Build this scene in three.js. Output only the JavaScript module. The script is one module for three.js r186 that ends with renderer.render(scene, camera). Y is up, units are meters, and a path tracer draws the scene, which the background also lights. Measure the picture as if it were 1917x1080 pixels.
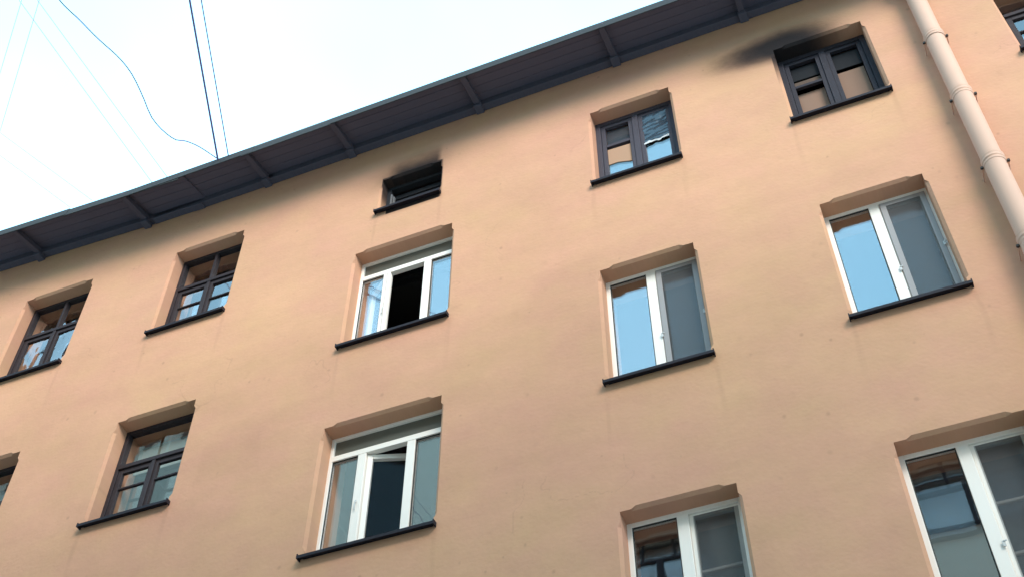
import * as THREE from 'three';
import { RoundedBoxGeometry } from 'three/addons/geometries/RoundedBoxGeometry.js';
import { ImprovedNoise } from 'three/addons/math/ImprovedNoise.js';
import { mergeGeometries } from 'three/addons/utils/BufferGeometryUtils.js';

// ---------------------------------------------------------------- camera, sky, sun, exposure
const scene = new THREE.Scene();
const camera = new THREE.PerspectiveCamera(26.46, 1024 / 576, 0.1, 3000);
camera.position.set(0, 1.6, 8.6);
camera.rotation.order = 'YXZ';
camera.rotation.set(THREE.MathUtils.degToRad(49.004), THREE.MathUtils.degToRad(22.484), THREE.MathUtils.degToRad(0.359));
scene.add(camera);

const perlin = new ImprovedNoise();
function fbm(x, y, z, oct = 4) { let s = 0, a = 0.5, f = 1; for (let i = 0; i < oct; i++) { s += a * perlin.noise(x * f, y * f, z * f + i * 7.3); a *= 0.5; f *= 2.03; } return s; }

function makeSky() {
  const w = 512, h = 256, d = new Float32Array(w * h * 4);
  for (let j = 0; j < h; j++) for (let i = 0; i < w; i++) {
    const th = ((j + 0.5) / h - 0.5) * Math.PI, ph = ((i + 0.5) / w - 0.5) * 2 * Math.PI;
    const y = Math.sin(th), x = Math.cos(th) * Math.cos(ph), z = Math.cos(th) * Math.sin(ph);
    const up = Math.max(0, y);
    const k = y < -0.02 ? 0.18 : 1.0 - 0.24 * up;
    const c = fbm(x * 2.2, y * 2.2, z * 2.2, 5);
    const cl = THREE.MathUtils.clamp(0.55 + c * 1.1, 0, 1);       // thin bright cloud against hazy blue
    const v = k * (0.92 + 0.14 * cl), o = (j * w + i) * 4;
    d[o] = v * (0.405 + 0.17 * cl) * SKY; d[o + 1] = v * (0.94 + 0.05 * cl) * SKY; d[o + 2] = v * (1.36 - 0.04 * cl) * SKY; d[o + 3] = 1;
  }
  const t = new THREE.DataTexture(d, w, h, THREE.RGBAFormat, THREE.FloatType);
  t.mapping = THREE.EquirectangularReflectionMapping; t.magFilter = THREE.LinearFilter; t.minFilter = THREE.LinearFilter; t.wrapS = THREE.RepeatWrapping; t.needsUpdate = true;
  return t;
}
const SKY = 0.99;
scene.background = makeSky();
scene.environment = scene.background;
const sun = new THREE.DirectionalLight(new THREE.Color(1, 0.91, 0.80), 1.65);
sun.position.set(26, 42, 38); sun.target.position.set(-4, 12, 0);
sun.castShadow = true; sun.shadow.radius = 56; sun.shadow.mapSize.set(2048, 2048);
Object.assign(sun.shadow.camera, { left: -30, right: 30, top: 30, bottom: -30, near: 1, far: 160 });
scene.add(sun, sun.target);
const EXPOSURE = 2.62;

// ---------------------------------------------------------------- helpers
let seedState = 20240611;
const rnd = () => { seedState = (seedState + 0x6d2b79f5) | 0; let t = Math.imul(seedState ^ (seedState >>> 15), 1 | seedState); t = (t + Math.imul(t ^ (t >>> 7), 61 | t)) ^ t; return ((t ^ (t >>> 14)) >>> 0) / 4294967296; };
const rr = (a, b) => a + (b - a) * rnd();
const used = new Map();
function numbered(n) { const k = used.get(n) || 0; used.set(n, k + 1); return k ? `${n}_${String(k).padStart(3, '0')}` : n; }
function mesh(name, geo, m, parent, label) {
  const o = new THREE.Mesh(Array.isArray(geo) ? mergeGeometries(geo.map((g) => (g.index ? g.toNonIndexed() : g))) : geo, m);
  o.name = numbered(name); o.castShadow = o.receiveShadow = true;
  if (label) o.userData.label = label;
  parent.add(o); return o;
}
function group(name, parent, x = 0, y = 0, z = 0, label) { const g = new THREE.Group(); g.name = numbered(name); g.position.set(x, y, z); if (label) g.userData.label = label; parent.add(g); return g; }
// box from x0..x1, y0..y1, z0..z1 with slightly rounded edges
function box(x0, x1, y0, y1, z0, z1, r = 0.005) {
  const w = x1 - x0, h = y1 - y0, d = z1 - z0, g = new RoundedBoxGeometry(w, h, d, 1, Math.min(r, w / 3, h / 3, d / 3));
  g.translate((x0 + x1) / 2, (y0 + y1) / 2, (z0 + z1) / 2); return g;
}
function boxm(x0, x1, y0, y1, z0, z1) { const g = new THREE.BoxGeometry(x1 - x0, y1 - y0, z1 - z0); g.translate((x0 + x1) / 2, (y0 + y1) / 2, (z0 + z1) / 2); return g; }
// four butted bars round a rectangle
function ring(x0, x1, y0, y1, t, z0, z1, tb = t) { return [box(x0, x0 + t, y0, y1, z0, z1), box(x1 - t, x1, y0, y1, z0, z1), box(x0 + t, x1 - t, y1 - t, y1, z0 + 0.001, z1 - 0.001), box(x0 + t, x1 - t, y0, y0 + tb, z0 + 0.001, z1 - 0.001)]; }
function sheet(x0, x1, y0, y1, z) { const g = new THREE.PlaneGeometry(x1 - x0, y1 - y0); g.translate((x0 + x1) / 2, (y0 + y1) / 2, z); return g; }

function canvasTex(w, h, fn, srgb = true) {               // fn(u, v) -> [r, g, b] linear 0..1
  const d = new Uint8Array(w * h * 4), enc = (c) => 255 * (srgb ? (c <= 0.0031308 ? 12.92 * c : 1.055 * Math.pow(c, 1 / 2.4) - 0.055) : c);
  for (let j = 0; j < h; j++) for (let i = 0; i < w; i++) { const c = fn((i + 0.5) / w, (j + 0.5) / h), o = (j * w + i) * 4; for (let k = 0; k < 3; k++) d[o + k] = Math.max(0, Math.min(255, Math.round(enc(Math.max(0, Math.min(1, c[k])))))); d[o + 3] = 255; }
  const t = new THREE.DataTexture(d, w, h, THREE.RGBAFormat); t.colorSpace = srgb ? THREE.SRGBColorSpace : THREE.NoColorSpace;
  t.magFilter = THREE.LinearFilter; t.minFilter = THREE.LinearMipmapLinearFilter; t.generateMipmaps = true; t.wrapS = t.wrapT = THREE.MirroredRepeatWrapping; t.needsUpdate = true; return t;
}
const smooth = (a, b, x) => { const t = Math.max(0, Math.min(1, (x - a) / (b - a))); return t * t * (3 - 2 * t); };

// ---------------------------------------------------------------- the wall's plaster: paint, wear and soot stains
// openings: left, right, head, foot
const OPEN = {
  A1: [-11.50, -10.31, 15.44, 13.65], B1: [-8.84, -7.71, 15.37, 13.64], D1: [-2.46, -1.38, 15.355, 13.76], E1: [0.02, 1.13, 15.38, 13.74], F1: [2.62, 3.73, 15.38, 13.68],
  C0: [-5.51, -4.62, 15.43, 14.68], C1: [-5.77, -4.39, 13.94, 12.17], C2: [-5.82, -4.38, 10.90, 9.12],
  A2: [-11.50, -10.37, 12.07, 10.36], B2: [-8.88, -7.75, 12.05, 10.41], D2: [-2.49, -1.40, 12.15, 10.36], E2: [0.01, 1.10, 12.14, 10.32], F2: [2.62, 3.73, 12.14, 10.33],
  A3: [-11.50, -10.37, 8.73, 6.95], B3: [-8.88, -7.75, 8.73, 6.95], D3: [-2.48, -1.38, 8.73, 6.93], E3: [0.02, 1.13, 8.74, 6.93], F3: [2.62, 3.73, 8.74, 6.93],
};
const TX0 = -16, TW = 22, TY0 = 6, TH = 11;
const WALL = [0.575, 0.305, 0.186], SOOT = [0.016, 0.015, 0.017];
function sootAt(x, y) {
  let s = 0;
  { // attic window: black head and jambs, a low plume above
    const n = fbm(x * 2.6, y * 2.6, 4.2, 3), t = y - 15.43, across = smooth(-5.66, -5.2, x) * (1 - smooth(-4.70, -4.57, x));
    if (t > -0.05) s = Math.max(s, across * (1 - smooth(0.0, 0.52 + 0.15 * n, t)) * 0.97);
    const dx = (x + 5.12) / 0.62, dy = (y - 15.46) / 0.30;
    s = Math.max(s, 0.55 * Math.exp(-(dx * dx + dy * dy) * 1.3 + n * 0.5));
    if (x > -5.512 && x < -4.5 && y < 15.46 && y > 14.6) s = Math.max(s, x < -5.4 ? 0.9 * smooth(14.8, 15.25, y) : 0.95 * (1 - smooth(-4.62, -4.57, x)));
  }
  { // burnt top window: heavy at the left end of the head, drifting off to the left
    const n = fbm(x * 2.3 + 9, y * 2.9, 1.7, 5);
    const dx = (x - 0.16) / (x < 0.16 ? 0.72 : 0.52), dy = (y - 15.42) / (y > 15.42 ? 0.31 : 0.24);
    s = Math.max(s, 1 - Math.exp(-6.0 * Math.exp(-(dx * dx + dy * dy) * 1.6 + n * 0.6)));
    const ex = (x + 0.24) / 0.6, ey = (y - 15.5) / 0.38;
    s = Math.max(s, 0.5 * Math.exp(-(ex * ex + ey * ey) * 1.1 + n * 0.7));
    if (y < 15.40 && y > 14.2 && x > -0.03 && x < 0.3) s = Math.max(s, 0.95 * smooth(14.5, 15.25, y));
  }
  return Math.min(0.985, Math.pow(s, 0.8));
}
const specks = []; for (let i = 0; i < 420; i++) specks.push([rr(TX0, TX0 + TW), rr(TY0, TY0 + TH), rr(0.010, 0.03), rr(0.06, 0.22)]);
const speckGrid = new Map(); for (const q of specks) for (let a = -1; a < 2; a++) for (let b = -1; b < 2; b++) { const k = (Math.floor(q[0] * 4) + a) + ',' + (Math.floor(q[1] * 4) + b); if (!speckGrid.has(k)) speckGrid.set(k, []); speckGrid.get(k).push(q); }
const patches = []; for (let i = 0; i < 26; i++) patches.push([rr(TX0, TX0 + TW), rr(TY0, TY0 + TH), rr(0.25, 0.8), rr(0.15, 0.45), rr(-0.05, 0.035)]);
function wearAt(x, y) {
  let k = 1;
  for (const [px, py, r, a] of speckGrid.get(Math.floor(x * 4) + ',' + Math.floor(y * 4)) || []) { const d = Math.hypot(x - px, (y - py) * 0.8) / r; if (d < 1) k *= 1 - a * (1 - d * d); }
  const n = fbm(x * 2.2, y * 2.2, 31, 3);
  for (const [px, py, rx, ry, a] of patches) { const d = Math.max(Math.abs(x - px) / rx, Math.abs(y - py) / ry) + n * 0.35; if (d < 1.05) k *= 1 + a * (1 - smooth(0.85, 1.05, d)); }
  // rain runs below the sill ends and a few thin cracks
  for (const [l, r, , b] of Object.values(OPEN)) if (y < b - 0.04 && y > b - 1.1) for (const e of [l - 0.03, r + 0.02]) { const w = 0.035 + 0.03 * fbm(e * 7, y * 1.3, 2, 2), d = Math.abs(x - e + 0.05 * fbm(e, y * 1.1, 4, 2)) / w; if (d < 1) k *= 1 - 0.10 * (1 - d * d) * smooth(b - 1.1, b - 0.2, y) * (0.6 + fbm(x * 9, y * 2, 5, 2)); }
  const cr = Math.abs(fbm(x * 0.55 + 3, y * 0.4, 17.5, 5)); if (cr < 0.0022 && fbm(x * 0.6, y * 0.6, 44, 2) > 0.16) k *= 0.90;
  return k;
}
const wallMap = canvasTex(2048, 1024, (u, v) => {
  const x = TX0 + u * TW, y = TY0 + v * TH;
  const big = fbm(x * 0.42, y * 0.5, 2.1, 4), mid = fbm(x * 1.7, y * 2.3, 5.5, 4), fine = fbm(x * 9, y * 11, 8.8, 3), hue = fbm(x * 0.5 + 20, y * 0.6, 3.3, 3);
  const lap = fbm(x * 0.35, y * 3.2, 12.7, 3);                        // roller laps, long and low
  let k = 1 + 0.11 * big + 0.09 * mid + 0.05 * fine + 0.05 * lap;
  const spot = fbm(x * 3.3 + 50, y * 3.3, 6.1, 3); if (spot > 0.34) k *= 1 - 0.35 * (spot - 0.34);
  k *= wearAt(x, y);
  const h2 = hue + 0.8 * fbm(x * 1.9 + 7, y * 2.4, 9.1, 3), s0 = sootAt(x, y), s = Math.max(0, Math.min(0.985, s0 + (0.5 * fine + 0.5 * mid) * s0 * (1 - s0))), c = [WALL[0] * k * (1 + 0.02 * h2), WALL[1] * k * (1 - 0.07 * h2), WALL[2] * k * (1 + 0.06 * h2)];
  return c.map((q, i) => q * (1 - s) + SOOT[i] * s);
});
wallMap.repeat.set(1 / TW, 1 / TH); wallMap.offset.set(-TX0 / TW, -TY0 / TH);
const stucco = canvasTex(1024, 1024, (u, v) => {
  const x = u * 4, y = v * 4; const a = 0.5 + 0.5 * fbm(x * 0.7, y * 0.9, 1, 3) + 0.11 * fbm(x * 3, y * 3.6, 2, 3) + 0.10 * fbm(x * 22, y * 24, 3, 3); return [a, a, a];
}, false);
stucco.repeat.set(1 / 4, 1 / 4);
const M = {};
M.wall = new THREE.MeshPhysicalMaterial({ specularIntensity: 0.2, map: wallMap, bumpMap: stucco, bumpScale: 0.019, roughness: 0.93 });
function std(c, rough, extra = {}) { return new THREE.MeshPhysicalMaterial({ specularIntensity: rough > 0.5 ? 0.35 : 1, color: new THREE.Color().setRGB(...c), roughness: rough, ...extra }); }
const grainTex = canvasTex(256, 256, (u, v) => { const a = 0.80 + 0.3 * fbm(u * 26, v * 3, 3.1, 4) + 0.22 * fbm(u * 9, v * 7, 7.7, 4); return [a, a, a]; }, false);
grainTex.repeat.set(2, 2);
const wood = (c, rough = 0.55) => std(c, rough, { map: grainTex, bumpMap: grainTex, bumpScale: 0.003 });
M.pvc = std([0.88, 0.79, 0.70], 0.35, { map: grainTex.clone() }); M.pvc.map = null;
M.brownWood = wood([0.045, 0.033, 0.036]);
M.greyWood = wood([0.080, 0.069, 0.084], 0.55);
M.sootWood = wood([0.042, 0.037, 0.046], 0.65);
M.charWood = wood([0.035, 0.033, 0.036], 0.75);
M.burntBoard = wood([0.15, 0.10, 0.075], 0.85);
M.ash = wood([0.20, 0.19, 0.19], 0.85);
M.sill = std([0.020, 0.015, 0.019], 0.6);
M.roof = std([0.12, 0.125, 0.135], 0.5);
M.soffit = std([0.105, 0.096, 0.125], 0.85);
M.drip = std([0.042, 0.042, 0.042], 0.8);
M.beam = std([0.088, 0.081, 0.104], 0.85);
M.pipe = std([0.62, 0.385, 0.28], 0.65, {});
M.bolt = std([0.05, 0.045, 0.04], 0.6);
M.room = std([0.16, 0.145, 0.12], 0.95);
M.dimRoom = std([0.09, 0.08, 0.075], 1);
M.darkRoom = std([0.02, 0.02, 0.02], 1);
M.grime = std([0.11, 0.11, 0.095], 0.6);
M.netFrame = std([0.30, 0.265, 0.25], 0.5);
M.cable = std([0.17, 0.14, 0.27], 0.6);
M.paleCable = std([0.62, 0.42, 0.50], 0.6);
M.panel = std([0.115, 0.108, 0.085], 0.35);
M.card = std([0.42, 0.25, 0.16], 0.85);
M.tanBoard = std([0.25, 0.150, 0.105], 0.85);
M.darkBoard = std([0.045, 0.055, 0.066], 0.6);
M.blind = std([0.30, 0.33, 0.29], 0.9);
M.black = std([0.016, 0.016, 0.018], 0.8);
M.handle = std([0.55, 0.53, 0.50], 0.4);
function glass(ior, bump, color = [1, 1, 1]) {
  const m = new THREE.MeshPhysicalMaterial({ color: new THREE.Color().setRGB(...color), roughness: 0, metalness: 0, transmission: 1, thickness: 0, ior });
  if (bump) { m.bumpMap = waveTex; m.bumpScale = bump; } return m;
}
const waveTex = canvasTex(256, 256, (u, v) => { const a = 0.5 + 0.7 * fbm(u * 2.2, v * 2.6, 6.6, 2); return [a, a, a]; }, false);
M.glassNew = glass(2.32, 0.0005);
M.glassOld = glass(2.32, 0.003);
M.glassWavy = glass(2.32, 0.03);
M.glassPlain = glass(1.5, 0.001);
M.glassDull = glass(1.5, 0); M.glassDull.specularIntensity = 0.12;
// fine insect mesh: a regular weave of dark threads, here too fine to see singly
M.net = new THREE.MeshStandardMaterial({ color: new THREE.Color().setRGB(0.085, 0.088, 0.09), roughness: 0.8, transparent: true, opacity: 0.42 });

// ---------------------------------------------------------------- the apartment building
const building = group('apartment_building', scene);
building.userData = { label: 'peach plastered apartment building with deep window recesses and dark overhanging eave', category: 'apartment building' };
const X0 = -24, X1 = 8, YTOP = 16.34;
const rise = (x) => 0.062 * Math.max(0, -9.3 - x);
const CH = 0.032, DEEP = 0.56;
// outline of an opening on the wall's face: arrises cut off along each side, but left whole at the corners (stop chamfers)
function outline([l, r, t, b]) {
  const s = 0.11, q = 0.05, c = CH;
  return [
    [l, b], [r, b], [r, b + s], [r + c, b + s + q], [r + c, t - s - q], [r, t - s], [r, t],
    [r - s, t], [r - s - q, t + c], [l + s + q, t + c], [l + s, t], [l, t],
    [l, t - s], [l - c, t - s - q], [l - c, b + s + q], [l, b + s],
  ];
}
{
  const shape = new THREE.Shape(); shape.moveTo(X0, -0.2); shape.lineTo(X1, -0.2); shape.lineTo(X1, YTOP); shape.lineTo(-9.3, YTOP); shape.lineTo(X0, YTOP + rise(X0)); shape.closePath();
  const pos = [], uv = [];
  const tri = (a, b, c) => { for (const p of [a, b, c]) { pos.push(...p); uv.push(p[0], p[1]); } };
  for (const o of Object.values(OPEN)) {
    const pts = outline(o), [l, r, t, b] = o;
    shape.holes.push(new THREE.Path(pts.map((p) => new THREE.Vector2(...p)).reverse()));
    const inner = pts.map(([x, y]) => [Math.max(l, Math.min(r, x)), Math.max(b, Math.min(t, y))]);
    pts.forEach((p, i) => {
      const j = (i + 1) % pts.length, f0 = [...p, 0], f1 = [...pts[j], 0], i0 = [...inner[i], -CH], i1 = [...inner[j], -CH], d0 = [...inner[i], -DEEP], d1 = [...inner[j], -DEEP];
      tri(f0, f1, i1); tri(f0, i1, i0); tri(i0, i1, d1); tri(i0, d1, d0);
    });
  }
  const face = new THREE.ShapeGeometry(shape).toNonIndexed();
  const rv = new THREE.BufferGeometry(); rv.setAttribute('position', new THREE.Float32BufferAttribute(pos, 3)); rv.setAttribute('uv', new THREE.Float32BufferAttribute(uv, 2)); rv.computeVertexNormals();
  mesh('wall', mergeGeometries([face, rv]), M.wall, building);
  // the other walls and the inner face, so that the house is closed
  mesh('side_wall', [boxm(X0 - 0.4, X0, -0.2, 16.2, -10, 0), boxm(X1, X1 + 0.4, -0.2, 16.2, -10, 0), boxm(X0 - 0.4, X1 + 0.4, -0.2, 16.2, -10.4, -10)], std(WALL, 0.95), building);
}

// ---------------------------------------------------------------- windows
function sill(w, foot, half) {                                      // folded sheet-metal sill, half = half the opening's width
  const pr = [[-0.2, 0.055], [0.075, 0.012], [0.075, -0.024], [0.068, -0.024], [0.062, 0.0], [-0.2, 0.043]];
  const s = new THREE.Shape(pr.map(([z, y]) => new THREE.Vector2(z, y)));
  const g = new THREE.ExtrudeGeometry(s, { depth: 2 * half + 0.07, bevelEnabled: false }); g.rotateY(-Math.PI / 2); g.translate(half + 0.03, foot, 0);
  const ends = [-half - 0.044, half + 0.024].map((x) => box(x, x + 0.012, foot - 0.02, foot + 0.038, -0.02, 0.07, 0.003));
  mesh('sill', [g, ...ends], M.sill, w);
}
function room(w, half, h, m = M.room) {
  const a = half + 0.9, z0 = -DEEP, z1 = -3.6, y0 = -0.85, y1 = h + 0.35, g = [];
  g.push(boxm(-a, a, y1, y1 + 0.1, z1, z0), boxm(-a, a, y0 - 0.1, y0, z1, z0), boxm(-a - 0.1, -a, y0, y1, z1, z0), boxm(a, a + 0.1, y0, y1, z1, z0), boxm(-a, a, y0, y1, z1 - 0.1, z1));
  // the inner face of the wall round the opening
  g.push(boxm(-a, -half - 0.002, y0, y1, z0 - 0.004, z0 + 0.06), boxm(half + 0.002, a, y0, y1, z0 - 0.004, z0 + 0.06), boxm(-half - 0.002, half + 0.002, h + 0.002, y1, z0 - 0.004, z0 + 0.06), boxm(-half - 0.002, half + 0.002, y0, -0.002, z0 - 0.004, z0 + 0.06));
  mesh('room', g, m, w);
}
function pane(w, x0, x1, y0, y1, z, m, tilt = 0.006, gap = 0.016) {
  for (const dz of [0, -gap]) { const g = new THREE.PlaneGeometry(x1 - x0, y1 - y0); const o = mesh('pane', g, m, w); o.position.set((x0 + x1) / 2, (y0 + y1) / 2, z + dz); o.rotation.set(rr(-tilt, tilt), rr(-tilt, tilt), 0); }
}
function windowAt(id, label) { const [l, r, t, b] = OPEN[id]; const w = group('window', building, (l + r) / 2, b, 0, label); return [w, (r - l) / 2, t - b]; }
const E3 = 0.003;                                                  // frames reach 3 mm into the plaster

// brown wooden window: two lights in the transom, two casements with a glazing bar below
function brownWindow(id, wavy, bars, blind, label) {
  const [w, a, h] = windowAt(id, label), ty = h * 0.615, z = -0.2, gl = wavy ? M.glassWavy : M.glassOld;
  sill(w, 0, a); room(w, a, h);
  mesh('frame', [...ring(-a - E3, a + E3, 0.03, h + E3, 0.055, z - 0.09, z), box(-a + 0.052, a - 0.052, ty, ty + 0.06, z - 0.088, z + 0.012), ...(blind ? [] : [box(-0.022, 0.022, ty + 0.06, h - 0.052, z - 0.086, z - 0.004)])], M.brownWood, w);
  if (blind) mesh('blind', boxm(-a + 0.12, a - 0.12, ty + 0.04, h - 0.16, z - 0.20, z - 0.19), M.blind, w);
  for (const s of [-1, 1]) {
    const x0 = s < 0 ? -a + 0.055 : 0.022, x1 = s < 0 ? -0.022 : a - 0.055;
    pane(w, x0, x1, ty + 0.055, h - 0.05, z - 0.045, M.glassOld, 0.01, 0.12);
    const c0 = s < 0 ? -a + 0.056 : 0.004, c1 = s < 0 ? -0.004 : a - 0.056;
    const parts = ring(c0, c1, 0.065, ty - 0.002, 0.065, z - 0.06, z - 0.012, 0.075);
    if (bars) parts.push(box(c0 + 0.06, c1 - 0.06, 0.69, 0.714, z - 0.05, z - 0.016));
    mesh('sash', parts, M.brownWood, w);
    pane(w, c0 + 0.048, c1 - 0.048, 0.11, ty - 0.05, z - 0.038, gl, 0.012, 0.11);
  }
  mesh('stile_cover', box(-0.026, 0.026, 0.06, ty - 0.003, z - 0.012, z + 0.008), M.brownWood, w);
  return w;
}
brownWindow('A1', true, false); brownWindow('B1', false, true); brownWindow('A2', false, true); brownWindow('B2', false, true, true, 'dark wooden window with an undivided top light'); brownWindow('A3', false, true); brownWindow('B3', false, true);
brownWindow('F1', false, true); brownWindow('F2', false, true); brownWindow('F3', false, true);

// white stair window: one light across the top, three below, the middle one swung inwards
function stairWindow(id, swing) {
  const [w, a, h] = windowAt(id, id === 'C1' ? 'white three-light window with its middle casement wide open' : 'white three-light window with its middle casement ajar'), ty = h - 0.34, z = -0.2;
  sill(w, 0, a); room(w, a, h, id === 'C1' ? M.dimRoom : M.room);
  const m0 = -a + 2 * a * 0.285, m1 = -a + 2 * a * 0.70;
  mesh('frame', [...ring(-a - E3, a + E3, 0.03, h + E3, 0.042, z - 0.07, z, 0.06), box(-a + 0.039, a - 0.039, ty, ty + 0.075, z - 0.068, z + 0.003), box(m0 - 0.05, m0 + 0.05, 0.09, ty, z - 0.068, z + 0.001), box(m1 - 0.05, m1 + 0.05, 0.09, ty, z - 0.068, z + 0.001)], M.pvc, w);
  mesh('transom_panel', boxm(-a + 0.03, a - 0.03, ty + 0.07, h - 0.03, z - 0.05, z - 0.03), M.panel, w, 'dark olive panel across the top');
  for (const [x0, x1] of [[-a + 0.035, m0 - 0.045], [m1 + 0.045, a - 0.035]]) pane(w, x0, x1, 0.085, ty + 0.004, z - 0.028, M.glassNew);
  mesh('glazing_seal', [...ring(-a + 0.036, m0 - 0.049, 0.087, ty + 0.003, 0.012, z - 0.03, z - 0.012), ...ring(m1 + 0.049, a - 0.036, 0.087, ty + 0.003, 0.012, z - 0.03, z - 0.012)], M.bolt, w);
  const wd = m1 - m0 - 0.11, sash = mesh('sash', ring(0, wd, 0, ty - 0.1, 0.06, -0.06, 0, 0.06), M.pvc, w, 'casement swung inwards');
  sash.position.set(m0 + 0.056, 0.093, z - 0.03); sash.rotation.y = swing;
  for (const dz of [-0.024, -0.04]) { const p = mesh('pane', new THREE.PlaneGeometry(wd - 0.1, ty - 0.2), M.glassDull, w); p.position.set(m0 + 0.056, 0.093, z - 0.03); p.rotation.y = swing; p.geometry.translate(wd / 2, (ty - 0.1) / 2, dz); }
  mesh('handle', [box(0, 0.02, 0.6, 0.64, 0, 0.012), box(0.004, 0.016, 0.5, 0.62, 0.012, 0.024)], M.handle, w).position.set(m0 - 0.012, 0.15, z + 0.001);
}
stairWindow('C1', 2.55); stairWindow('C2', 0.32);

// white two-light window with an insect screen over the right light; bars = heights of white glazing bars
function whiteWindow(id, bars) {
  const [w, a, h] = windowAt(id), z = -0.2, m = -0.02;
  sill(w, 0, a); room(w, a, h);
  mesh('frame', [...ring(-a - E3, a + E3, 0.03, h + E3, 0.05, z - 0.07, z, 0.06), box(m - 0.055, m + 0.055, 0.09, h - 0.047, z - 0.069, z + 0.002)], M.pvc, w);
  pane(w, -a + 0.04, m - 0.05, 0.08, h - 0.04, z - 0.022, M.glassNew);
  mesh('glazing_seal', [...ring(-a + 0.046, m - 0.054, 0.088, h - 0.045, 0.011, z - 0.03, z - 0.009)], M.bolt, w);
  // the right light: white sash behind, screen in front of it
  mesh('sash', [...ring(m + 0.056, a - 0.048, 0.091, h - 0.049, 0.05, z - 0.062, z - 0.022), ...bars.map((y) => box(m + 0.105, a - 0.097, y - 0.014, y + 0.014, z - 0.05, z - 0.024))], M.pvc, w);
  pane(w, m + 0.10, a - 0.094, 0.14, h - 0.095, z - 0.04, M.glassNew);
  const s0 = m + 0.062, s1 = a - 0.026;
  if (!bars.length) {
    mesh('screen_frame', ring(s0, s1, 0.075, h - 0.058, 0.06, z + 0.003, z + 0.014, 0.06), M.netFrame, w, 'grey frame of the insect screen');
    mesh('insect_screen', boxm(s0 + 0.05, s1 - 0.05, 0.12, h - 0.11, z + 0.0075, z + 0.0085), M.net, w);
  } else {
    mesh('insect_screen', boxm(s0 + 0.03, s1 - 0.03, 0.10, h - 0.07, z - 0.0225, z - 0.0215), M.net, w);
  }
  for (const [x, y] of [[m + 0.05, h * 0.37], [a - 0.035, h * 0.47]]) mesh('screen_clip', [box(x - 0.012, x + 0.014, y, y + 0.055, z + 0.014, z + 0.022, 0.002), box(x, x + 0.03, y + 0.045, y + 0.057, z + 0.02, z + 0.028, 0.002)], M.handle, w);
}
whiteWindow('D2', []); whiteWindow('E2', []); whiteWindow('D3', [0.62, 1.12]); whiteWindow('E3', [0.62, 1.12]);

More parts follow.
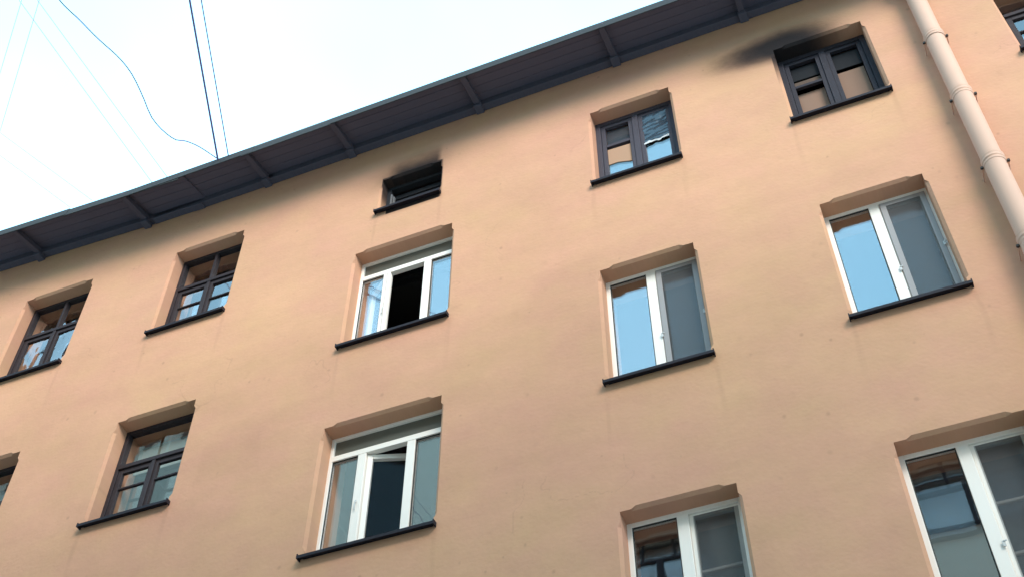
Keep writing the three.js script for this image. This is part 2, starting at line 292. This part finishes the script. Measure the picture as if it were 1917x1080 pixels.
// old grey two-casement windows of the top floor: the torn one and the burnt one
function greyWindow(id) {
  const burnt = id === 'E1', [w, a, h] = windowAt(id, burnt ? 'burnt grey wooden window with soot over its head' : 'grey wooden window with torn film behind a broken pane'), z = -0.2;
  const m = burnt ? M.sootWood : M.greyWood;
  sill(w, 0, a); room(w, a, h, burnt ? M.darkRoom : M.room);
  mesh('frame', [...ring(-a - E3, a + E3, 0.03, h + E3, 0.07, z - 0.12, z, 0.07), box(-0.04, 0.04, 0.1, h - 0.067, z - 0.118, z - 0.004)], m, w);
  const L0 = -a + 0.07, L1 = -0.041, R0 = 0.041, R1 = a - 0.07;
  mesh('sash', [...ring(L0, L1, 0.1, h - 0.07, 0.055, z - 0.075, z - 0.02, 0.06), box(L0 + 0.055, L1 - 0.055, burnt ? 0.98 : 1.04, burnt ? 1.03 : 1.095, z - 0.07, z - 0.024)], m, w);
  mesh('sash', ring(R0, R1, 0.1, h - 0.07, 0.055, z - 0.075, z - 0.02, 0.06), m, w);
  if (!burnt) {
    pane(w, L0 + 0.05, L1 - 0.05, 0.15, 1.03, z - 0.055, M.glassNew, 0.01);
    { // sheet of cardboard stuck on the glass, its foot cut askew
      const c = new THREE.Shape([[L0 + 0.058, 0.675], [(L0 + L1) / 2 - 0.03, 0.68], [L1 - 0.058, 0.615], [L1 - 0.058, 0.995], [L0 + 0.058, 1.005]].map(([x, y]) => new THREE.Vector2(x, y)));
      const g = new THREE.ExtrudeGeometry(c, { depth: 0.004, bevelEnabled: false }); g.translate(0, 0, z - 0.05); mesh('cardboard_sheet', g, M.card, w);
    }
    pane(w, L0 + 0.05, L1 - 0.05, 1.07, h - 0.12, z - 0.055, M.glassPlain, 0.01);
    mesh('board', box(L0 + 0.054, L1 - 0.054, 1.07, h - 0.12, z - 0.10, z - 0.085), M.darkBoard, w);
    pane(w, R0 + 0.05, R1 - 0.05, 0.15, h - 0.12, z - 0.045, M.glassNew, 0.008);
    // torn plastic film hanging over the upper half of the right casement
    const g = new THREE.PlaneGeometry(R1 - R0 - 0.09, 0.62, 28, 28), p = g.attributes.position;
    for (let i = 0; i < p.count; i++) { const x = p.getX(i), y = p.getY(i); if (y < -0.3) p.setY(i, y + 0.05 * fbm(x * 12, 3, 1, 3) + 0.10 * (x + 0.1)); p.setZ(i, 0.045 * fbm(x * 3 + y * 2.2, y * 10 - x * 3, 3, 4)); }
    g.computeVertexNormals();
    const f = mesh('torn_film', g, std([0.035, 0.055, 0.075], 0.22), w, 'dark crumpled film torn along its foot'); f.position.set((R0 + R1) / 2, h - 0.12 - 0.31, z - 0.026);
    const e = new THREE.PlaneGeometry(R1 - R0 - 0.08, 0.05, 30, 4), q = e.attributes.position;
    for (let i = 0; i < q.count; i++) { const x = q.getX(i), y = q.getY(i); q.setY(i, y * (0.7 + 1.6 * Math.abs(fbm(x * 14, 9, 2, 3))) + 0.05 * fbm(x * 12, 3, 1, 3) + 0.10 * (x + 0.1)); q.setZ(i, 0.02 * fbm(x * 11, y * 20, 5, 3)); }
    e.computeVertexNormals();
    mesh('torn_edge', e, std([0.62, 0.62, 0.62], 0.7), w).position.set((R0 + R1) / 2, h - 0.12 - 0.625, z - 0.02);
  } else {
    mesh('board', box(L0 + 0.054, L1 - 0.054, 0.13, 0.96, z - 0.13, z - 0.115), M.tanBoard, w, 'brown board in the lower left light');
    mesh('board', box(R0 + 0.054, R1 - 0.054, 0.13, 1.14, z - 0.13, z - 0.115), M.tanBoard, w, 'brown board in the right casement');
    mesh('charred_board', box(L0 + 0.055, L1 - 0.055, 1.23, h - 0.12, z - 0.1, z - 0.085), M.black, w);
    mesh('charred_board', box(R0 + 0.055, R1 - 0.055, 1.17, h - 0.12, z - 0.1, z - 0.085), M.black, w);
    mesh('charred_board', box(L0 + 0.055, L1 - 0.055, 1.07, 1.20, z - 0.105, z - 0.09), M.burntBoard, w);
  }
}
greyWindow('D1'); greyWindow('E1');

// the small burnt-out attic window
{
  const [w, a, h] = windowAt('C0', 'small burnt-out window with charred boards and soot above'), z = -0.16;
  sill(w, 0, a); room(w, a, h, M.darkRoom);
  mesh('frame', [...ring(-a - E3, a + E3, 0.03, h + E3, 0.06, z - 0.09, z, 0.06)], M.charWood, w, 'charred window frame');
  mesh('frame', [box(-a + 0.06, -a + 0.085, 0.05, 0.58, z - 0.05, z + 0.01), box(-a + 0.10, -a + 0.118, 0.05, 0.52, z - 0.04, z)], M.ash, w, 'ash-grey stub of the burnt sash');
  const ys = [[0.08, 0.21, 0.02], [0.225, 0.34, -0.01], [0.35, 0.42, 0.03], [0.44, 0.58, -0.015], [0.59, 0.68, 0.0]];
  ys.forEach(([y0, y1, dz], i) => { const b = mesh('charred_board', box(-a + 0.04, a - 0.04, y0, y1, z - 0.13, z - 0.105), i === 2 ? M.burntBoard : M.charWood, w); b.position.z = dz; b.rotation.z = rr(-0.012, 0.012); });
}

// ---------------------------------------------------------------- eave and roof
const RAFT = [-23.3, -21.4, -19.4, -17.4, -15.5, -13.5, -11.58, -9.57, -7.47, -6.07, -4.05, -2.02, -0.22, 1.7, 3.6, 5.5, 7.4];
{
  const W0 = 0.72;                                                  // how far the eave stands out
  const eave = group('eave', building);
  for (let i = 0; i < RAFT.length; i++) {
    const x = RAFT[i], y = rise(x), dw = rr(-0.006, 0.006);
    // rafter tail: from a pad at the wall out to the drip edge, slightly falling
    const s = new THREE.Shape([[0.0, YTOP + 0.02], [0.70, YTOP - 0.12], [0.70, YTOP - 0.045], [0.0, YTOP + 0.13]].map(([z, yy]) => new THREE.Vector2(z, yy)));
    const g = new THREE.ExtrudeGeometry(s, { depth: 0.075, bevelEnabled: true, bevelSize: 0.006, bevelThickness: 0.006, bevelSegments: 1 }); g.rotateY(-Math.PI / 2); g.translate(x + 0.0375, y, 0);
    mesh('rafter_tail', [g, box(x - 0.06, x + 0.06, YTOP - 0.07 + y, YTOP + 0.01 + y, -0.002, 0.15, 0.012)], M.beam, eave);
    if (i === RAFT.length - 1) break;
    const xn = RAFT[i + 1], yn = rise(xn), L = Math.hypot(xn - x, yn - y), ang = Math.atan2(yn - y, xn - x);
    const put = (o) => { o.position.set(x, y, 0); o.rotation.z = ang; return o; };
    // the wall plate beam under the boards
    put(mesh('wall_plate', box(0, L, YTOP - 0.03, YTOP + 0.12, 0.002, 0.115, 0.008), M.beam, eave));
    // lengthwise boards under the roof sheet
    for (let k = 0; k < 4; k++) {
      const z0 = 0.10 + k * 0.148, g2 = box(-0.02, L + 0.02, -0.011, 0.011, -0.0735, 0.0735, 0.003);
      const b = put(mesh('soffit_board', g2, M.soffit, eave)); b.geometry.rotateX(0.247); b.geometry.translate(0, YTOP + 0.125 - (z0 + 0.074) * 0.252 + rr(-0.002, 0.002), z0 + 0.074);
    }
    // the sheet-metal drip edge, one length per bay, not quite in line
    const e = new THREE.Shape([[0.70, 0.0], [0.725, -0.175], [0.714, -0.18], [0.688, -0.012], [0.60, 0.018], [0.60, 0.03]].map(([z, yy]) => new THREE.Vector2(z, yy)));
    const eg = new THREE.ExtrudeGeometry(e, { depth: L + 0.04, bevelEnabled: false }); eg.rotateY(-Math.PI / 2); eg.translate(L + 0.02, YTOP - 0.035 + rr(-0.012, 0.014), dw);
    put(mesh('drip_edge', eg, M.drip, eave));
  }
  // roof slope, far side and gables
  const sh = new THREE.Shape([[0.66, 16.375], [-5, 18.6], [-10.9, 16.2], [-10.9, 16.1], [-5, 18.5], [0.66, 16.335]].map(([z, y]) => new THREE.Vector2(z, y)));
  const rg = new THREE.ExtrudeGeometry(sh, { depth: X1 - -9.3 + 0.6, bevelEnabled: false }); rg.rotateY(-Math.PI / 2); rg.translate(X1 + 0.6, 0.02, 0);
  const rg2 = new THREE.ExtrudeGeometry(sh, { depth: -9.3 - X0 + 0.6, bevelEnabled: false }); rg2.rotateY(-Math.PI / 2); rg2.translate(0, 0.02, 0);
  rg2.applyMatrix4(new THREE.Matrix4().makeRotationZ(-Math.atan(0.062))); rg2.translate(-9.3, 0, 0); rg2.translate(-16.2 * Math.sin(Math.atan(0.062)), 16.2 * (1 - Math.cos(Math.atan(0.062))), 0);
  mesh('roof', [rg, rg2], M.roof, building);
  const gs = new THREE.Shape([[0, 15], [-10.2, 15], [-10.2, 16.3], [-5, 18.5], [-0.1, 16.4]].map(([z, y]) => new THREE.Vector2(z, y)));
  mesh('gable', [X0 - 0.2, X1 + 0.2].map((x) => { const g = new THREE.ExtrudeGeometry(gs, { depth: 0.2, bevelEnabled: false }); g.rotateY(-Math.PI / 2); g.translate(x, 0, 0); return g; }), std(WALL, 0.95), building);
}

// ---------------------------------------------------------------- drainpipe
{
  const dp = group('drainpipe', scene, 1.78, 0, 0.17);
  dp.userData = { label: 'pale painted metal drainpipe on bracket clamps right of the burnt top-floor window', category: 'drainpipe' };
  const R = 0.108, step = 1.235, joints = []; for (let y = 13.06 + 2 * step; y > 1; y -= step) joints.push(y);
  const xAt = (y) => (y - 13.06) * 0.014 - 0.005;
  joints.push(0.5);
  for (let i = 0; i < joints.length - 1; i++) {
    const top = joints[i], bot = joints[i + 1], len = top - bot;
    const pts = [[R * 0.94, -0.05], [R * 0.96, 0], [R * 0.985, 0.05], [R, len - 0.075], [R + 0.008, len - 0.07], [R + 0.010, len - 0.055], [R + 0.004, len - 0.045], [R + 0.006, len - 0.02], [R + 0.012, len - 0.008], [R + 0.006, len]].map(([x, y]) => new THREE.Vector2(x, y));
    const o = mesh('pipe_section', new THREE.LatheGeometry(pts, 40), M.pipe, dp); o.position.set(xAt(bot), bot, 0); o.rotation.z = -0.012 + rr(-0.003, 0.003); o.rotation.x = rr(-0.003, 0.003);
    if (i === 0) continue;
    const cl = group('clamp', dp, xAt(top), top - 0.10, 0);
    const band = new THREE.LatheGeometry([[R + 0.001, -0.016], [R + 0.007, -0.014], [R + 0.007, 0.014], [R + 0.001, 0.016]].map(([x, y]) => new THREE.Vector2(x, y)), 36);
    mesh('band', band, M.pipe, cl);
    for (const s of [-1, 1]) {
      const hold = new THREE.CylinderGeometry(0.007, 0.007, 0.17, 8); hold.rotateX(Math.PI / 2); hold.translate(s * (R + 0.022), -0.01, -0.085);
      const ear = box(s > 0 ? R : -R - 0.035, s > 0 ? R + 0.035 : -R, -0.018, 0.014, -0.012, 0.0, 0.003);
      mesh('ear', [ear, hold], M.pipe, cl);
      const nut = new THREE.CylinderGeometry(0.016, 0.018, 0.022, 6); nut.rotateX(Math.PI / 2); nut.translate(s * (R + 0.022), -0.004, 0.012);
      mesh('bolt', nut, M.bolt, cl);
    }
  }
  // funnel head under the eave
  const f = new THREE.LatheGeometry([[R, 0], [R + 0.004, 0.05], [0.2, 0.22], [0.205, 0.32], [0.197, 0.32]].map(([x, y]) => new THREE.Vector2(x, y)), 36);
  mesh('funnel', f, M.pipe, dp).position.set(xAt(15.6), joints[0] - 0.01, 0);
}

// ---------------------------------------------------------------- cables over the courtyard
function cable(pts, r, m, label, curve) {
  const v = pts.map((p) => new THREE.Vector3(...p));
  const c = curve ? new THREE.CatmullRomCurve3(v) : (() => { const [p, q] = v, s = 0.004 * p.distanceTo(q), k = []; for (let i = 0; i <= 12; i++) { const t = i / 12, o = p.clone().lerp(q, t); o.y -= 4 * s * t * (1 - t); k.push(o); } return new THREE.CatmullRomCurve3(k); })();
  const o = mesh('overhead_cable', new THREE.TubeGeometry(c, curve ? 90 : 24, r, 6), m, scene, label); o.userData.category = 'cable'; return o;
}
cable([[-7.92, 16.28, 0.7], [-4.96, 20.33, 10.6]], 0.016, M.cable, 'thickest dark straight cable running from the eave up out of view');
cable([[-7.75, 16.30, 0.7], [-4.80, 20.38, 10.6]], 0.009, M.cable, 'thinner dark straight cable just right of the thickest one');
cable([[-7.92, 16.29, 0.73], [-7.88, 15.96, 1.19], [-7.85, 15.68, 1.48], [-7.83, 15.46, 1.65], [-7.81, 15.31, 1.86], [-7.79, 15.21, 2.09], [-7.77, 15.18, 2.25], [-7.74, 15.25, 2.51], [-7.72, 15.31, 2.8], [-7.69, 15.24, 3.07], [-7.64, 14.98, 3.55], [-7.6, 14.81, 3.91], [-7.57, 14.65, 4.25], [-7.4, 14.4, 6.0], [-7.2, 15.2, 8.5], [-7.0, 17.0, 10.6]], 0.008, M.cable, 'slack wavy cable drooping from the foot of the thickest cable', true);
cable([[-9.07, 16.34, 0.7], [-9.07, 16.56, 10.6]], 0.0048, M.paleCable, 'thin pale wire, left one of the parallel pair left of the slack cable');
cable([[-8.80, 16.33, 0.7], [-8.80, 16.36, 10.6]], 0.0048, M.paleCable, 'thin pale wire, right one of the parallel pair left of the slack cable');
cable([[-10.16, 16.44, 0.7], [-15.11, 18.42, 10.6]], 0.0038, M.paleCable, 'very faint wire meeting the far left of the eave, upper of two');
cable([[-10.56, 16.46, 0.7], [-15.51, 18.57, 10.6]], 0.0038, M.paleCable, 'very faint wire meeting the far left of the eave, lower of two');
cable([[-12.94, 16.77, 0.7], [-1.07, 17.1, 10.6]], 0.0038, M.paleCable, 'faint wire crossing the far left corner of the sky, left of two');
cable([[-12.56, 16.73, 0.7], [-0.65, 16.24, 10.6]], 0.0038, M.paleCable, 'faint wire crossing the far left corner of the sky, right of two');

// ---------------------------------------------------------------- the house across the courtyard (seen mirrored in the panes)
{
  const opp = group('tenement_building', scene, 0, 0, 10.6);
  opp.userData = { label: 'beige house across the courtyard, mirrored in the lower right window', category: 'building' };
  const wm = std([0.70, 0.63, 0.50], 0.95, { bumpMap: stucco, bumpScale: 0.02 });
  const parts = [{ x0: -9.5, x1: 10, top: 17.3 }, { x0: -26, x1: -9.5, top: 24.2 }];
  const holes = [];
  for (const p of parts) {
    const s = new THREE.Shape([[p.x0, -0.2], [p.x1, -0.2], [p.x1, p.top], [p.x0, p.top]].map(([x, y]) => new THREE.Vector2(x, y)));
    for (let cx = 1.1 - 27; cx < 10; cx += 3) for (let cy = 16.4; cy > 3; cy -= 3.4) {
      const hw = 1.0, hh = 0.86; if (cx - hw < p.x0 + 0.2 || cx + hw > p.x1 - 0.2) continue;
      s.holes.push(new THREE.Path([[cx - hw, cy - hh], [cx - hw, cy + hh], [cx + hw, cy + hh], [cx + hw, cy - hh]].map(([x, y]) => new THREE.Vector2(x, y)))); holes.push([cx, cy, hw, hh]);
    }
    const g = new THREE.ExtrudeGeometry(s, { depth: 0.4, bevelEnabled: false });
    mesh('wall', g, wm, opp);
    mesh('side_wall', [boxm(p.x0 + 0.01, p.x0 + 0.4, -0.2, p.top - 0.01, 0.41, 9), boxm(p.x1 - 0.4, p.x1 - 0.01, -0.2, p.top - 0.01, 0.41, 9), boxm(p.x0 + 0.01, p.x1 - 0.01, -0.2, p.top - 0.01, 9.01, 9.4)], wm, opp);
    const r = new THREE.Shape([[-0.45, p.top - 0.02], [-0.45, p.top + 0.1], [4.6, p.top + 1.7], [9.8, p.top + 0.1], [9.8, p.top - 0.02]].map(([z, y]) => new THREE.Vector2(z, y)));
    const rg = new THREE.ExtrudeGeometry(r, { depth: p.x1 - p.x0 + 0.2, bevelEnabled: false }); rg.rotateY(-Math.PI / 2); rg.translate(p.x1 + 0.1, 0.03, 0);
    mesh('roof', rg, M.roof, opp);
  }
  let proto = null;
  for (const [cx, cy, hw, hh] of holes) {
    if (!proto) {
      proto = new THREE.Group(); proto.name = 'window';
      const m = (n, g, mt) => mesh(n, g, mt, proto), z = 0.14;
      m('frame', [...ring(-hw - 0.003, hw + 0.003, -hh - 0.003, hh + 0.003, 0.07, z, z + 0.09), box(-hw + 0.067, hw - 0.067, 0.28, 0.36, z + 0.002, z + 0.088), box(-0.06, 0.06, -hh + 0.067, 0.28, z + 0.004, z + 0.086), box(-0.33, -0.27, 0.36, hh - 0.067, z + 0.004, z + 0.086), box(0.27, 0.33, 0.36, hh - 0.067, z + 0.004, z + 0.086)], M.brownWood);
      const g = sheet(-hw + 0.06, hw - 0.06, -hh + 0.06, hh - 0.06, z + 0.05); m('pane', g, M.glassNew);
      m('sill', box(-hw - 0.05, hw + 0.05, -hh - 0.05, -hh - 0.004, -0.09, z + 0.03), M.sill);
      m('room', [boxm(-hw - 0.3, hw + 0.3, -hh - 0.3, hh + 0.3, 2.2, 2.3)], M.room);
      m('curtain', [boxm(-hw + 0.02, hw - 0.02, -hh + 0.02, hh - 0.02, 0.5, 0.52)], std([0.55, 0.55, 0.52], 0.9));
    }
    const w = holes[0][0] === cx && holes[0][1] === cy ? proto : proto.clone();
    w.name = numbered('window'); w.position.set(cx, cy, 0); opp.add(w);
  }
}

// ---------------------------------------------------------------- ground
{
  const asphalt = canvasTex(512, 512, (u, v) => { const a = 0.40 * (1 + 0.5 * fbm(u * 9, v * 9, 1.2, 4) + 0.3 * fbm(u * 60, v * 60, 4, 2)); return [a, a, a * 0.97]; });
  asphalt.repeat.set(300, 300);
  const g = new THREE.PlaneGeometry(2400, 2400); g.rotateX(-Math.PI / 2);
  const o = mesh('ground', g, new THREE.MeshStandardMaterial({ map: asphalt, roughness: 0.95 }), scene); o.userData.kind = 'structure';
}

// ---------------------------------------------------------------- render
const renderer = new THREE.WebGLRenderer({ antialias: true });
renderer.setSize(1024, 576);
renderer.shadowMap.enabled = true;
renderer.toneMapping = THREE.LinearToneMapping;
renderer.toneMappingExposure = EXPOSURE;
renderer.render(scene, camera);
